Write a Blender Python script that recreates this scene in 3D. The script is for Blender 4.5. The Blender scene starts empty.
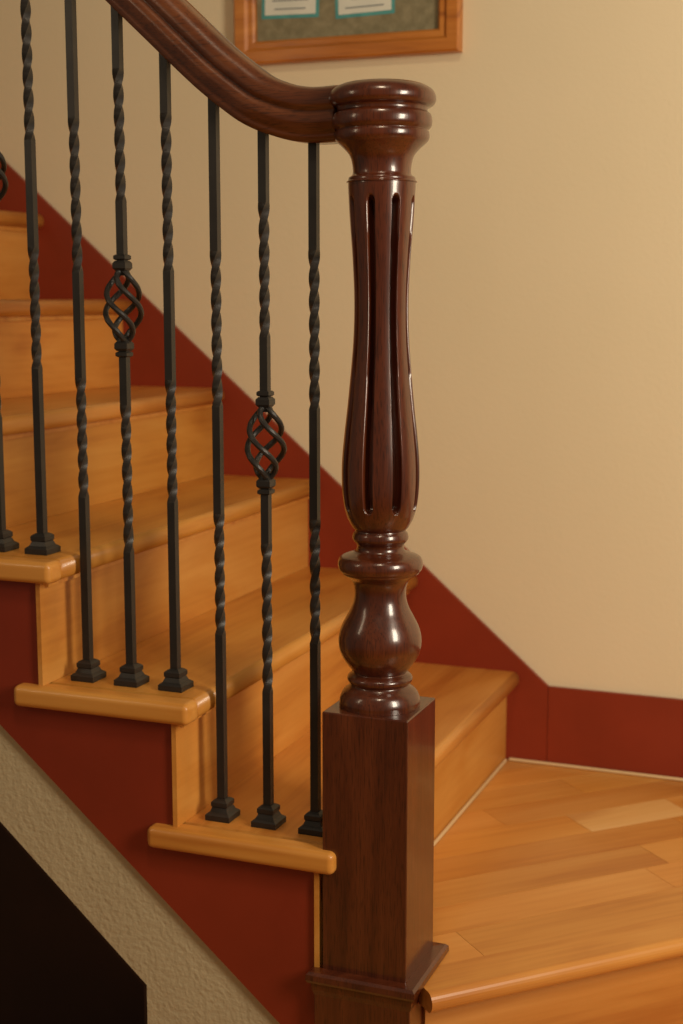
import bpy, bmesh, math, random
from mathutils import Vector, Matrix
random.seed(7)
S=1.9; Z0=0.874
def P(x,y,z): return Vector((x*S,y*S,(z+Z0)*S))
sc=bpy.context.scene
try: sc.view_settings.view_transform='Standard'
except Exception: pass

# ---------------------------------------------------------------- materials
def new_mat(name):
    m=bpy.data.materials.new(name); m.use_nodes=True
    nt=m.node_tree; b=nt.nodes['Principled BSDF']
    return m,nt,b
def N(nt,t,**kw):
    n=nt.nodes.new(t)
    for k,v in kw.items():
        if k in n.inputs: n.inputs[k].default_value=v
        else: setattr(n,k,v)
    return n
def wood(name,cols,axis='Y',rot=0.0,rough=.3,coat=.3,scale=1.0,tint=False,bump=.05,pores=0.0,stretch=.75,dist=1.6):
    m,nt,b=new_mat(name); L=nt.links.new
    tc=N(nt,'ShaderNodeTexCoord'); r=N(nt,'ShaderNodeMapping'); r.inputs['Rotation'].default_value=(0,0,rot)
    L(tc.outputs['Object'],r.inputs['Vector'])
    mp=N(nt,'ShaderNodeMapping')
    sv=[7*scale]*3; sv['XYZ'.index(axis)]=stretch*scale
    mp.inputs['Scale'].default_value=sv
    L(r.outputs['Vector'],mp.inputs['Vector'])
    src=mp.outputs['Vector']
    if tint:
        at=N(nt,'ShaderNodeAttribute',attribute_name='tint')
        ad=N(nt,'ShaderNodeVectorMath',operation='MULTIPLY_ADD')
        L(at.outputs['Vector'],ad.inputs[0]); ad.inputs[1].default_value=(30,30,30); L(src,ad.inputs[2])
        src=ad.outputs[0]
    n1=N(nt,'ShaderNodeTexNoise'); n1.inputs['Scale'].default_value=1.0; n1.inputs['Detail'].default_value=5; n1.inputs['Distortion'].default_value=dist
    L(src,n1.inputs['Vector'])
    mp2=N(nt,'ShaderNodeMapping'); sv2=[90*scale]*3; sv2['XYZ'.index(axis)]=3.5*scale
    mp2.inputs['Scale'].default_value=sv2; L(r.outputs['Vector'],mp2.inputs['Vector'])
    n2=N(nt,'ShaderNodeTexNoise'); n2.inputs['Scale'].default_value=1; n2.inputs['Detail'].default_value=3
    L(mp2.outputs['Vector'],n2.inputs['Vector'])
    mix=N(nt,'ShaderNodeMath',operation='MULTIPLY_ADD'); L(n2.outputs['Fac'],mix.inputs[0]); mix.inputs[1].default_value=.35
    L(n1.outputs['Fac'],mix.inputs[2])
    cr=N(nt,'ShaderNodeValToRGB'); e=cr.color_ramp.elements
    e[0].position=.45; e[0].color=(*cols[0],1); e[1].position=.92; e[1].color=(*cols[2],1)
    q=e.new(.66); q.color=(*cols[1],1)
    L(mix.outputs[0],cr.inputs['Fac']); out=cr.outputs['Color']
    if tint:
        hs=N(nt,'ShaderNodeMixRGB',blend_type='MULTIPLY'); hs.inputs['Fac'].default_value=1
        L(out,hs.inputs['Color1']); L(at.outputs['Color'],hs.inputs['Color2']); out=hs.outputs['Color']
    if pores:
        mp3=N(nt,'ShaderNodeMapping'); sv3=[520.]*3; sv3['XYZ'.index(axis)]=30.
        mp3.inputs['Scale'].default_value=sv3; L(r.outputs['Vector'],mp3.inputs['Vector'])
        n3=N(nt,'ShaderNodeTexNoise'); n3.inputs['Scale'].default_value=1; L(mp3.outputs['Vector'],n3.inputs['Vector'])
        c3=N(nt,'ShaderNodeValToRGB'); c3.color_ramp.elements[0].position=.52; c3.color_ramp.elements[0].color=(1,1,1,1)
        c3.color_ramp.elements[1].position=.66; c3.color_ramp.elements[1].color=(1-pores,)*3+(1,)
        L(n3.outputs['Fac'],c3.inputs['Fac'])
        mm=N(nt,'ShaderNodeMixRGB',blend_type='MULTIPLY'); mm.inputs['Fac'].default_value=1
        L(out,mm.inputs['Color1']); L(c3.outputs['Color'],mm.inputs['Color2']); out=mm.outputs['Color']
    L(out,b.inputs['Base Color'])
    b.inputs['Roughness'].default_value=rough; b.inputs['Coat Weight'].default_value=coat; b.inputs['Coat Roughness'].default_value=.12
    bp=N(nt,'ShaderNodeBump'); bp.inputs['Strength'].default_value=bump; bp.inputs['Distance'].default_value=.002
    L(n2.outputs['Fac'],bp.inputs['Height']); L(bp.outputs['Normal'],b.inputs['Normal'])
    return m
def paint(name,c1,c2,rough=.6,nscale=3,bscale=160,bump=.15,bdist=.002):
    m,nt,b=new_mat(name); L=nt.links.new
    tc=N(nt,'ShaderNodeTexCoord')
    n=N(nt,'ShaderNodeTexNoise'); n.inputs['Scale'].default_value=nscale; n.inputs['Detail'].default_value=4
    L(tc.outputs['Object'],n.inputs['Vector'])
    cr=N(nt,'ShaderNodeValToRGB'); e=cr.color_ramp.elements
    e[0].position=.35; e[0].color=(*c1,1); e[1].position=.7; e[1].color=(*c2,1)
    L(n.outputs['Fac'],cr.inputs['Fac']); L(cr.outputs['Color'],b.inputs['Base Color'])
    n2=N(nt,'ShaderNodeTexNoise'); n2.inputs['Scale'].default_value=bscale; n2.inputs['Detail'].default_value=3
    L(tc.outputs['Object'],n2.inputs['Vector'])
    bp=N(nt,'ShaderNodeBump'); bp.inputs['Strength'].default_value=bump; bp.inputs['Distance'].default_value=bdist
    L(n2.outputs['Fac'],bp.inputs['Height']); L(bp.outputs['Normal'],b.inputs['Normal'])
    b.inputs['Roughness'].default_value=rough
    return m
honey=[(.47,.160,.022),(.61,.252,.042),(.70,.33,.072)]
M_tread=wood('honey_cherry_tread',honey,'Y',rough=.38,coat=.15,tint=True,stretch=1.6,dist=1.0,scale=1.1)
M_riser=wood('honey_cherry_riser',honey,'Y',rough=.45,coat=.08,scale=1.0,tint=True,stretch=2.0,dist=1.0)
M_ret=wood('honey_cherry_return',honey,'X',rough=.38,coat=.18)
M_land=wood('honey_cherry_planks',[(.48,.170,.028),(.60,.25,.048),(.68,.32,.080)],'X',rot=-math.pi/4,rough=.38,coat=.16,tint=True,stretch=1.4,dist=.8,scale=1.0)
M_mah=wood('mahogany_vertical',[(.052,.0100,.0036),(.082,.0165,.0050),(.120,.027,.0080)],'Z',rough=.28,coat=.6,pores=.5,scale=2.2,bump=.08)
M_mahx=wood('mahogany_rail',[(.080,.018,.005),(.125,.033,.009),(.185,.055,.015)],'X',rough=.28,coat=.6,pores=.45,scale=1.8,bump=.08)
M_frame=wood('oak_frame',[(.28,.075,.008),(.46,.15,.018),(.58,.22,.036)],'X',rough=.4,coat=.1,scale=2)
M_wall=paint('wall_paint_cream',(.725,.605,.395),(.755,.63,.42),.62,1.5,110,.16,.003)
M_red=paint('red_trim_paint',(.215,.024,.008),(.255,.029,.010),.40,6,60,.08)
M_dry=paint('textured_drywall',(.50,.41,.25),(.53,.44,.27),.8,9,120,.5,.004)
M_dark=paint('dark_jamb_and_shade',(.022,.010,.007),(.040,.017,.011),.8)  # dark jamb brown; on the closet panels this colour stands for under-stair shade
M_iron=paint('black_wrought_iron',(.022,.019,.017),(.029,.025,.022),.42,30,400,.12,.0005)
M_iron.node_tree.nodes['Principled BSDF'].inputs['Metallic'].default_value=.25
M_floor=wood('floor_wood',honey,'X',rough=.35)
M_strip=paint('pale_quarter_round',(.62,.42,.20),(.72,.52,.28),.5)
M_mat=paint('olive_mount',(.19,.16,.085),(.27,.23,.13),.8,60,200,.3)
M_paper=paint('certificate_paper',(.66,.66,.56),(.72,.71,.6),.7,20,100,.02)
M_teal=paint('certificate_teal_border',(.07,.28,.27),(.09,.34,.32),.7,40,100,.02)
M_ink=paint('certificate_ink',(.12,.13,.14),(.16,.17,.18),.7)

# ---------------------------------------------------------------- mesh helpers
def mesh_obj(name,verts,faces,mat,parent=None,smooth=False,tints=None):
    me=bpy.data.meshes.new(name); me.from_pydata([tuple(v) for v in verts],[],faces)
    me.materials.append(mat)
    bm=bmesh.new(); bm.from_mesh(me); bmesh.ops.recalc_face_normals(bm,faces=bm.faces); bm.to_mesh(me); bm.free()
    if smooth:
        for p in me.polygons: p.use_smooth=True
    o=bpy.data.objects.new(name,me); sc.collection.objects.link(o)
    if parent: o.parent=parent
    if tints is not None:
        a=me.color_attributes.new('tint','FLOAT_COLOR','POINT')
        for i,t in enumerate(tints): a.data[i].color=(*t,1)
    return o
def empty(name):
    o=bpy.data.objects.new(name,None); sc.collection.objects.link(o); o.empty_display_size=.1; return o
def set_tint(o,t):
    a=o.data.color_attributes.new('tint','FLOAT_COLOR','POINT')
    for d in a.data: d.color=(*t,1)
def box(name,lo,hi,mat,parent=None,bevel=0,seg=3,sel=None,tint=None):
    bm=bmesh.new(); bmesh.ops.create_cube(bm,size=1)
    for v in bm.verts:
        v.co=P(*[lo[i] if v.co[i]<0 else hi[i] for i in range(3)])
    if bevel:
        c=(P(*lo)+P(*hi))/2
        es=[e for e in bm.edges if sel is None or sel((e.verts[0].co+e.verts[1].co)/2-c)]
        bmesh.ops.bevel(bm,geom=es,offset=bevel*S,segments=seg,profile=.5,affect='EDGES',clamp_overlap=True)
    me=bpy.data.meshes.new(name); bm.to_mesh(me); bm.free(); me.materials.append(mat)
    o=bpy.data.objects.new(name,me); sc.collection.objects.link(o)
    if bevel:
        for p in me.polygons: p.use_smooth=True
        md=o.modifiers.new('wn','WEIGHTED_NORMAL'); md.keep_sharp=False; md.weight=100
    if parent: o.parent=parent
    if tint is not None: set_tint(o,tint)
    return o
def prism_xz(name,pts,y0,y1,mat,parent=None):
    n=len(pts); v=[P(x,y0,z) for x,z in pts]+[P(x,y1,z) for x,z in pts]
    f=[tuple(range(n)),tuple(range(2*n-1,n-1,-1))]+[(i,(i+1)%n,(i+1)%n+n,i+n) for i in range(n)]
    return mesh_obj(name,v,f,mat,parent)
def catmull(pts,n):
    out=[]
    p=[pts[0]]+list(pts)+[pts[-1]]
    for i in range(1,len(p)-2):
        for k in range(n):
            t=k/n; a,b,c,d=p[i-1],p[i],p[i+1],p[i+2]
            out.append(tuple(.5*((2*b[j])+(-a[j]+c[j])*t+(2*a[j]-5*b[j]+4*c[j]-d[j])*t*t+(-a[j]+3*b[j]-3*c[j]+d[j])*t**3) for j in range(len(b))))
    out.append(tuple(pts[-1])); return out

# ---------------------------------------------------------------- stairs
t=.1275; r=.109; NX=-.398; ZT=-.438; YN=1.0; YS=1.012; YW=1.600; TH=.0185; OV=.0150
ZL=ZT-r
stairs=empty('staircase')
NT=9
def rt(a=.10):
    k=1+random.uniform(-a,a); return (k,k*(1+random.uniform(-.04,.04)),k*(1+random.uniform(-.08,.08)))
for i in range(NT):
    n=NX-t*i; z=ZT+r*i; xr=n-OV; xb=n-t-OV
    box(f'tread_{i+1}',(xb-.006,YN+.0235,z-TH),(n,YW,z),M_tread,stairs,.0075,4,lambda d:d.x>.05 and abs(d.z)>.005 and abs(d.y)<.1,rt(.07))
    box(f'tread_return_{i+1}',(xb-.026,YN,z-TH),(n+.0005,YN+.0225,z+.0003),M_ret,stairs,.0055,4,None)
    box(f'riser_{i+1}',(xr-.0042,YS-.003,z-r+.0002),(xr,YW,z-TH),M_riser,stairs,tint=rt(.08))
    box(f'riser_cove_{i+1}',(xr,YS+.004,z-TH-.005),(xr+.004,YW,z-TH),M_ret,stairs)
top=[]
for i in range(NT):
    xr=NX-OV-t*i-.0005; z=ZT+r*i-TH
    top.append((xr-.0035,z)); top.append((xr-t-.0035,z))
low=lambda x:-.485-.858*(x+.58)
xe=top[-1][0]
pts=[(top[0][0],low(top[0][0]))]+top+[(xe,low(xe))]
prism_xz('stringer',pts,YS,YS+.02,M_red,stairs)
lo2=lambda x:-.588-.885*(x+.577)
pts=[(top[0][0],-Z0),(top[0][0],low(top[0][0])+.004),(xe,low(xe)+.004),(xe,lo2(xe)),(-.577,-.588),(-.577,-Z0)]
prism_xz('wall_under_stairs',pts,YS+.004,YS+.05,M_dry)
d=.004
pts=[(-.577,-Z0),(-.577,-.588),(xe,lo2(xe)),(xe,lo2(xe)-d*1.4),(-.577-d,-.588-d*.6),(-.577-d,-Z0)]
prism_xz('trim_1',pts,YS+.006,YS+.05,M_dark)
prism_xz('closet_shade_back',[(-.42,-Z0),(-.42,low(-.42)),(xe,low(xe)),(xe,-Z0)],1.28,1.30,M_dark)  # added dark panel: the opening's shade is put into its colour
box('closet_shade_side',(-.55,YS+.051,-Z0),(-.54,1.28,-.56),M_dark)  # added side panel, coloured dark to keep the opening in shade

# ---------------------------------------------------------------- winder landing planks
def clip(poly,a,b,c):
    out=[]
    for i in range(len(poly)):
        p,q=poly[i],poly[(i+1)%len(poly)]
        fp=a*p[0]+b*p[1]-c; fq=a*q[0]+b*q[1]-c
        if fp<=0: out.append(p)
        if (fp<0)!=(fq<0) and abs(fp-fq)>1e-12:
            k=fp/(fp-fq); out.append((p[0]+(q[0]-p[0])*k,p[1]+(q[1]-p[1])*k))
    return out
r2=math.sqrt(.5)
LP=[(-.4132,1.023),(-.321,1.023),(.18,1.524),(.18,1.6),(-.4132,1.6)]
w0=(1.023+.321)*r2
landing=empty('winder_landing')
V=[];F=[];T=[]
def add_plank(s0,s1,wa,wb,zt,tint,g=.0002):
    poly=LP
    poly=clip(poly,-r2,r2,wb-g); poly=clip(poly,r2,-r2,-(wa+g)) if poly else poly
    poly=clip(poly,r2,r2,s1-g) if poly else poly; poly=clip(poly,-r2,-r2,-(s0+g)) if poly else poly
    if not poly or len(poly)<3: return
    k=len(V); n=len(poly)
    for x,y in poly: V.append(P(x,y,zt))
    for x,y in poly: V.append(P(x,y,zt-.012))
    T.extend([tint]*(2*n))
    F.append(tuple(range(k,k+n)))
    for i in range(n): F.append((k+i,k+(i+1)%n,k+n+(i+1)%n,k+n+i))
wa=w0+.033; row=0
while wa<1.5:
    wb=wa+.0505
    if row==4: cuts=[(.3,.804),(.804,.932),(.932,1.4)]
    else:
        s=.05+random.random()*.3; cuts=[]
        while s<1.4:
            L_=random.uniform(.34,.60); cuts.append((s,s+L_)); s+=L_
    for (a,b) in cuts:
        tn=rt(.10)
        if row==4 and abs(a-.804)<.001: tn=(1.25,1.65,2.8)
        add_plank(a,b,wa,wb,ZL,tn)
    wa=wb; row+=1
mesh_obj('planks',V,F,M_land,landing,tints=T)
prof=[]
hw=.0085
for k in range(13):
    a=math.pi/2-math.pi*k/12; prof.append((-(.004+math.cos(a)*hw*.9),-hw+math.sin(a)*hw))
prof=[(.033,0)]+prof+[(.033,-2*hw)]
V=[];F=[]
ends=[(-.321-.004,1.023-.004),(.19,1.534)]
for (x,y) in ends:
    for w,z in prof: V.append(P(x-w*r2,y+w*r2,ZL+z+.0002))
n=len(prof)
F=[(i,(i+1)%n,(i+1)%n+n,i+n) for i in range(n)]+[tuple(range(n)),tuple(range(n,2*n))]
o=mesh_obj('bullnose_edge',V,F,M_land,landing,tints=[(1.0,1.02,1.02)]*(2*n))
def prism_xy(name,pts,z0,z1,mat,parent,tint=None):
    n=len(pts); v=[P(x,y,z0) for x,y in pts]+[P(x,y,z1) for x,y in pts]
    f=[tuple(range(n)),tuple(range(n,2*n))]+[(i,(i+1)%n,(i+1)%n+n,i+n) for i in range(n)]
    o=mesh_obj(name,v,f,mat,parent)
    if tint: set_tint(o,tint)
    return o
e=.012
prism_xy('riser',[(-.321-e+.002,1.023+e+.002),(.18-e,1.524+e),(.18-2*e,1.524+2*e),(-.321-2*e,1.023+2*e)],ZL-r,ZL-2*hw,M_land,landing,(.88,.85,.82))
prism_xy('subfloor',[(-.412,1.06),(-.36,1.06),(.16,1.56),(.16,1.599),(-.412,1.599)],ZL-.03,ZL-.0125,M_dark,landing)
prism_xy('lower_tread',[(-.33,1.024),(-.30,1.002),(.35,1.002),(.35,1.6),(.19,1.6),(-.31,1.05)],ZL-r-.018,ZL-r,M_land,landing,(1,1,1))
prism_xy('lower_riser',[(-.33,1.014),(.35,1.014),(.35,1.024),(-.33,1.024)],ZL-2*r,ZL-r-.018,M_land,landing,(1,1,1))
prism_xy('bottom_tread',[(-.33,1.02),(-.29,.98),(.05,.66),(.35,.66),(.35,1.02)],ZL-2*r-.018,ZL-2*r,M_land,landing,(1,1,1))
prism_xy('bottom_riser',[(-.31,1.018),(-.31,1.0),(.05,.672),(.35,.672),(.35,1.018)],-Z0,ZL-2*r-.018,M_land,landing,(1,1,1))
box('quarter_round_riser',(-.4130,1.085,ZL),(-.4088,1.594,ZL+.004),M_strip,landing,.002,2,None)
box('quarter_round_wall',(-.4088,1.5955,ZL),(.35,1.6,ZL+.004),M_strip,landing,.002,2,None)

# ---------------------------------------------------------------- shell
box('floor',(-2.2,-1.2,-Z0-.03),(1.6,1.66,-Z0),M_floor)
box('wall_back',(-2.2,1.606,-Z0),(1.6,1.66,1.25),M_wall)
sk=lambda x:-.4522-.859*(x+.3634)
skirt=prism_xz('trim_2',[(-.3634,-.4522),(-.3634,ZL),(-.60,ZL),(-1.7,ZL+1.1*.858),(-1.7,sk(-1.7))],YW,1.606,M_red)
prism_xz('baseboard_back',[(-.3628,-.4522),(-.3628,ZL),(1.6,ZL),(1.6,-.4522)],YW+.0006,1.606,M_red)

# ---------------------------------------------------------------- newel post
CX,CY=-.374,1.044
def lathe_verts(samples,nseg,flute=None):
    V=[];F=[]
    for z,rr in samples:
        for k in range(nseg):
            a=2*math.pi*k/nseg
            R=rr
            if flute: R=flute(z,rr,a)
            V.append(P(CX+R*math.cos(a),CY+R*math.sin(a),z))
    m=len(samples)
    for i in range(m-1):
        for k in range(nseg):
            k2=(k+1)%nseg
            F.append((i*nseg+k,i*nseg+k2,(i+1)*nseg+k2,(i+1)*nseg+k))
    F.append(tuple(range(nseg))); F.append(tuple(range((m-1)*nseg,m*nseg)))
    return V,F
newel=empty('newel_post')
cap=[(.1606,.0005),(.1606,.012),(.1600,.024),(.1582,.032),(.1550,.0378),(.1510,.0404),(.1465,.0406),(.1435,.0385),(.1420,.0352),(.1400,.0344),
 (.1385,.0348),(.1370,.0368),(.1330,.0380),(.1285,.0376),(.1262,.0358),(.1252,.0350),(.1235,.0358),(.1200,.0360),(.1170,.0346),(.1140,.0312),(.1105,.0275),
 (.1065,.0245),(.1020,.0230),(.0965,.0222),(.0930,.0224),(.0915,.0238),(.0905,.0252),(.0885,.0256),(.0866,.0252),(.0864,.0005)]
V,F=lathe_verts(catmull(cap,4),96)
mesh_obj('cap',V,F,M_mah,newel,smooth=True)
shaft=catmull([(.0866,.0258),(.082,.0257),(.06,.0245),(.03,.0223),(-.0015,.0210),(-.035,.0218),(-.0785,.0256),(-.105,.0285),(-.1256,.0303),(-.143,.0305),(-.158,.0293),(-.170,.0265),(-.178,.0225),(-.1812,.0195)],16)
ztf,zbf=.076,-.165
def flute(z,rr,a):
    d=((a/(math.pi/4)+.5)%1-.5)*(math.pi/4)
    hwid=.0034*(rr/.025)**.8
    s=abs(d)*rr
    if z>ztf or z<zbf: return rr
    ed=min(ztf-z,z-zbf)
    el=hwid*1.5
    wv=hwid if ed>el else hwid*math.sqrt(max(0,1-(1-ed/el)**2))
    if s>=wv or wv<1e-6: return rr
    q=s/wv
    return rr-.0105*(wv/hwid)*min(1,(1-q)*4.5)**.8
V,F=lathe_verts(shaft,640,flute)
o=mesh_obj('fluted_shaft',V,F,M_mah,newel,smooth=True)
low_t=[(-.178,.0195),(-.1815,.0200),(-.1835,.0215),(-.187,.0222),(-.1895,.0212),(-.192,.0190),(-.195,.0186),(-.198,.0205),(-.2000,.0260),(-.2020,.0310),(-.2050,.0332),(-.2090,.0337),(-.2125,.0327),(-.2140,.0312),
 (-.2155,.0305),(-.2175,.0275),(-.2200,.0238),(-.2240,.0215),(-.2300,.0205),(-.2370,.0210),(-.2440,.0233),(-.2510,.0270),(-.2580,.0305),(-.2650,.0327),(-.2715,.0332),(-.2775,.0324),(-.2840,.0298),(-.2895,.0262),(-.2935,.0232),(-.2955,.0215),
 (-.2970,.0230),(-.2990,.0256),(-.3015,.0262),(-.3040,.0250),(-.3052,.0235),(-.3075,.0250),(-.3110,.0292),(-.3150,.0315),(-.3185,.0325),(-.3215,.0325),(-.3236,.0325)]
V,F=lathe_verts(catmull(low_t,4),96)
mesh_obj('vase_turning',V,F,M_mah,newel,smooth=True)
h=.0358
box('square_block',(CX-h,CY-h,-.545),(CX+h,CY+h,-.3235),M_mah,newel,.0012,2,None)
def sq_stack(name,rows,mat,parent):
    V=[];F=[]
    for z,hh in rows:
        for sx,sy in ((-1,-1),(1,-1),(1,1),(-1,1)): V.append(P(CX+sx*hh,CY+sy*hh,z))
    for i in range(len(rows)-1):
        for k in range(4):
            F.append((i*4+k,i*4+(k+1)%4,(i+1)*4+(k+1)%4,(i+1)*4+k))
    F.append((0,1,2,3)); m=(len(rows)-1)*4; F.append((m,m+1,m+2,m+3))
    return mesh_obj(name,V,F,mat,parent)
sq_stack('plinth_ledge',[(-.539,.036),(-.5395,.0440),(-.5415,.0462),(-.546,.0466),(-.5485,.0452),(-.5495,.0430),(-.555,.0424),(-.560,.0410)],M_mah,newel)
box('plinth',(CX-.041,CY-.041,-Z0),(CX+.041,CY+.041,-.559),M_mah,newel,.001,2,None)

# ---------------------------------------------------------------- handrail
path=[(-.4065,.1391),(-.429,.1388),(-.4499,.1424),(-.4729,.1512),(-.4925,.1643),(-.5159,.1827),(-.5567,.2195),(-.602,.2605),(-.70,.349),(-.80,.439),(-1.0,.619),(-1.3,.889)]
cl=catmull(path,10)
half=[(0,.0209),(.007,.0206),(.0130,.0190),(.0172,.0158),(.0195,.0112),(.0197,.0065),(.0180,.0035),(.0162,.0025),(.0160,.0005),(.0176,-.0012),(.0186,-.0045),(.0180,-.0080),(.0165,-.0100),(.0162,-.0120),(.0150,-.0130),(.0138,-.0165),(.0136,-.0205),(0,-.0208)]
ring=half+[(-a,b) for a,b in reversed(half[1:-1])]
V=[];F=[];n=len(ring)
for i,(x,z) in enumerate(cl):
    a=cl[max(i-1,0)]; b=cl[min(i+1,len(cl)-1)]
    dx,dz=b[0]-a[0],b[1]-a[1]; L_=math.hypot(dx,dz) or 1; dx/=L_;dz/=L_
    nx,nz=dz,-dx
    if nz<0: nx,nz=-nx,-nz
    for w,u in ring: V.append(P(x+nx*u,CY+w,z+nz*u))
for i in range(len(cl)-1):
    for k in range(n): F.append((i*n+k,i*n+(k+1)%n,(i+1)*n+(k+1)%n,(i+1)*n+k))
F.append(tuple(range(n))); F.append(tuple(range((len(cl)-1)*n,len(cl)*n)))
o=mesh_obj('handrail',V,F,M_mahx,None,smooth=True)
def rail_bottom(x):
    for (x1,z1),(x0,z0) in zip(cl,cl[1:]):
        if x0<=x<=x1:
            z=z0+(z1-z0)*(x-x0)/(x1-x0); sl=(z1-z0)/(x1-x0)
            return z-.0208*math.sqrt(1+sl*sl)
    return .3

# ---------------------------------------------------------------- iron balusters
def baluster(x,zb,basket):
    V=[];F=[]
    zt=rail_bottom(x)+.0015
    hb=.0034
    def rings(rows):
        k0=len(V)
        for z,hh,a in rows:
            for q in range(4):
                an=a+math.pi/4+q*math.pi/2
                V.append(P(x+hh*1.4142*math.cos(an),CY+hh*1.4142*math.sin(an),z))
        for i in range(len(rows)-1):
            for q in range(4): F.append((k0+i*4+q,k0+i*4+(q+1)%4,k0+(i+1)*4+(q+1)%4,k0+(i+1)*4+q))
        F.append((k0,k0+1,k0+2,k0+3)); m=k0+(len(rows)-1)*4; F.append((m,m+1,m+2,m+3))
    def seg(z0,z1,tw):
        ang=0; rows=[(z0,hb,0)]
        for a,b in tw:
            rows.append((a,hb,ang)); m=120
            nq=max(3,round((b-a)/.0185)); turns=math.pi/2*nq
            for k in range(1,m+1):
                u=k/m; ease=min(1,min(u,1-u)*8)
                rows.append((a+(b-a)*u,hb*(1-.10*ease) if k<m else hb,ang+turns*u))
            ang+=turns
        rows.append((z1,hb,ang)); rings(rows)
    if basket:
        c=zb+.322; H=.031
        seg(zb,c-H,[(zb+.115,zb+.240)]); seg(c+H,zt,[(c+.085,min(c+.19,zt-.03))])
        for s in (-1,1):
            rings([(c+s*(H-.002),.0045,0),(c+s*H,.0060,0),(c+s*(H+.004),.0060,0),(c+s*(H+.006),.0044,0)])
            rings([(c+s*(H+.0065),.0042,0),(c+s*(H+.0075),.0054,0),(c+s*(H+.010),.0054,0),(c+s*(H+.011),.0040,0)])
            rings([(c+s*(H-.006),.0030,0),(c+s*(H-.001),.0045,0)])
        for q in range(4):
            pts=[]; m=36
            for k in range(m+1):
                u=k/m; zz=c-H+.002+(2*H-.004)*u
                rr=.0022+.0130*math.sin(math.pi*u)**.75
                an=q*math.pi/2+.5-u*math.pi*1.35
                pts.append(P(x+rr*math.cos(an),CY+rr*math.sin(an),zz))
            k0=len(V); rad=.0024*S; ns=8
            for i,p in enumerate(pts):
                tg=(pts[min(i+1,m)]-pts[max(i-1,0)]).normalized()
                u1=tg.cross(Vector((0,0,1)))
                if u1.length<1e-3: u1=Vector((1,0,0))
                u1.normalize(); u2=tg.cross(u1)
                for j in range(ns):
                    b_=2*math.pi*j/ns; V.append(p+u1*rad*math.cos(b_)+u2*rad*math.sin(b_))
            for i in range(m):
                for j in range(ns): F.append((k0+i*ns+j,k0+i*ns+(j+1)%ns,k0+(i+1)*ns+(j+1)%ns,k0+(i+1)*ns+j))
    else:
        seg(zb,zt,[(zb+.160,zb+.262),(zb+.35,min(zb+.475,zt-.03))])
    rings([(zb,.0112,0),(zb+.0045,.0112,0),(zb+.0058,.0098,0),(zb+.0068,.0082,0),(zb+.0105,.0066,0),(zb+.0115,.0074,0),(zb+.0150,.0074,0),(zb+.0162,.0062,0),(zb+.0175,.0040,0)])
    mesh_obj('iron_baluster',V,F,M_iron)
bx=-.4300
for i in range(15):
    tr=i//3
    baluster(bx-.0428*i,ZT+r*tr+.0003,i%3==1)

# ---------------------------------------------------------------- framed certificates
fr=empty('framed_certificates')
x0,x1,z0,z1=-.758,-.479,.2747,.500; fw=.026; yf=1.590
def frame_bar(name,a,b,c,d_):
    V=[];F=[]
    def lerp(p,q,k): return (p[0]+(q[0]-p[0])*k,p[1]+(q[1]-p[1])*k)
    rows=[(0,1.6058),(0,yf+.002),(.08,yf),(.55,yf),(.68,yf+.0035),(.9,yf+.0035),(1,yf+.006),(1,1.6058)]
    for k,y in rows:
        p=lerp(a,d_,k); q=lerp(b,c,k); V.append(P(p[0],y,p[1])); V.append(P(q[0],y,q[1]))
    n=len(rows)
    for i in range(n): j=(i+1)%n; F.append((2*i,2*i+1,2*j+1,2*j))
    mesh_obj(name,V,F,M_frame,fr)
oc=[(x0,z0),(x1,z0),(x1,z1),(x0,z1)]; ic=[(x0+fw,z0+fw),(x1-fw,z0+fw),(x1-fw,z1-fw),(x0+fw,z1-fw)]
for k,nm in enumerate(('bar_bottom','bar_right','bar_top','bar_left')):
    frame_bar(nm,oc[k],oc[(k+1)%4],ic[(k+1)%4],ic[k])
box('mount',(x0+fw-.002,1.601,z0+fw-.002),(x1-fw+.002,1.6055,z1-fw+.002),M_mat,fr)
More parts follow.
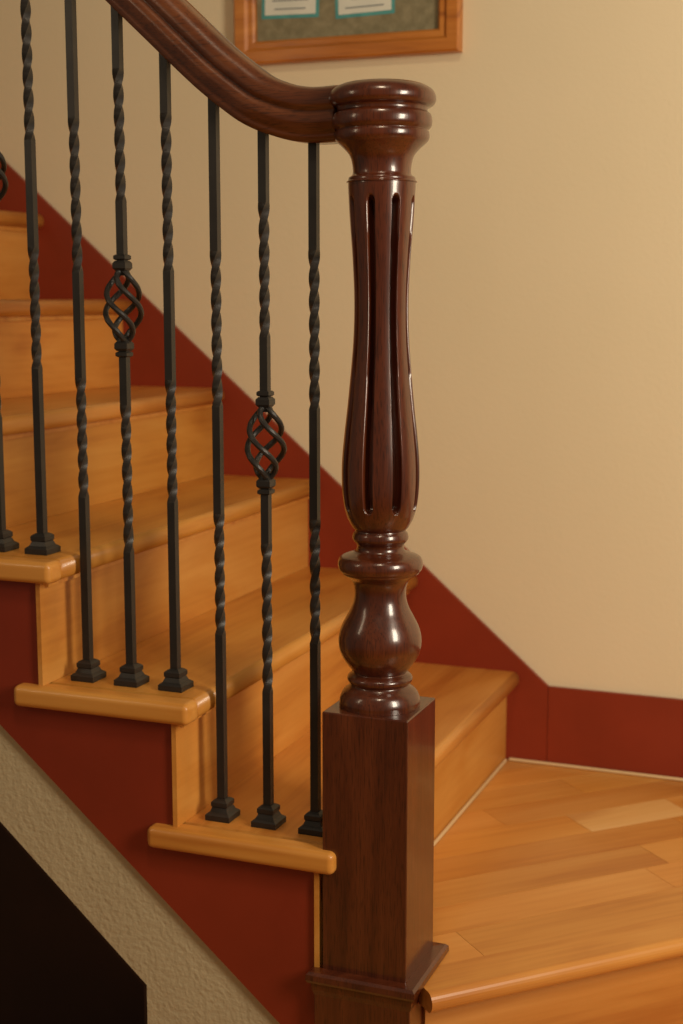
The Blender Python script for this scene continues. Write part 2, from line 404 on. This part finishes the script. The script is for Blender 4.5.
def cert(k,cx,cz,tilt):
    w,hh=.0365,.052
    def rect(nm,u0,v0,u1,v1,y,mat):
        c,s=math.cos(tilt),math.sin(tilt)
        V=[P(cx+u*c-v*s,yy,cz+u*s+v*c) for yy in (y,y+.0003) for u,v in ((u0,v0),(u1,v0),(u1,v1),(u0,v1))]
        mesh_obj(nm,V,[(0,1,2,3),(4,5,6,7),(0,1,5,4),(1,2,6,5),(2,3,7,6),(3,0,4,7)],mat,fr)
    rect(f'certificate_{k}_border',-w,-hh,w,hh,1.6004,M_teal)
    rect(f'certificate_{k}_paper',-w+.004,-hh+.004,w-.004,hh-.004,1.6000,M_paper)
    for j in range(9):
        ww=random.uniform(.012,.024); v=-hh+.010+j*.0095
        rect(f'certificate_{k}_text_{j}',-ww,v,ww,v+.0012,1.5996,M_ink)
cert(1,-.6875,.3775,-.03); cert(2,-.596,.3735,.02)

# ---------------------------------------------------------------- camera & lights
cam=bpy.data.cameras.new('camera'); co=bpy.data.objects.new('camera',cam); sc.collection.objects.link(co)
cam.sensor_fit='VERTICAL'; cam.sensor_height=36; cam.sensor_width=24; cam.lens=50
co.location=P(0,0,0); co.rotation_euler=(math.radians(90-8.56),0,math.radians(21.3))
cam.dof.use_dof=True; cam.dof.focus_distance=1.10*S; cam.dof.aperture_fstop=4.0
sc.camera=co
def area(name,loc,target,sx,sy,en,col):
    l=bpy.data.lights.new(name,'AREA'); l.shape='RECTANGLE'; l.size=sx; l.size_y=sy; l.energy=en; l.color=col
    o=bpy.data.objects.new(name,l); sc.collection.objects.link(o); o.location=loc
    o.rotation_euler=(Vector(target)-Vector(loc)).to_track_quat('-Z','Y').to_euler(); return o
area('window_light',P(.72,.55,.25),P(.0,1.5,-.15),.6,1.1,58,(1,.87,.68))
area('overhead_fill',P(-.15,.35,1.05),P(-.35,1.2,-.4),.35,.35,15,(1,.80,.55))  # soft fill added from above, not an actual fixture
area('left_highlight_fill',P(-1.3,.2,.45),P(-.4,1.1,-.2),.25,.8,4,(1,.78,.52))  # weak area light added at left for highlights on the newel
w=bpy.data.worlds.new('world'); sc.world=w; w.use_nodes=True
w.node_tree.nodes['Background'].inputs[0].default_value=(1,.80,.56,1); w.node_tree.nodes['Background'].inputs[1].default_value=.12
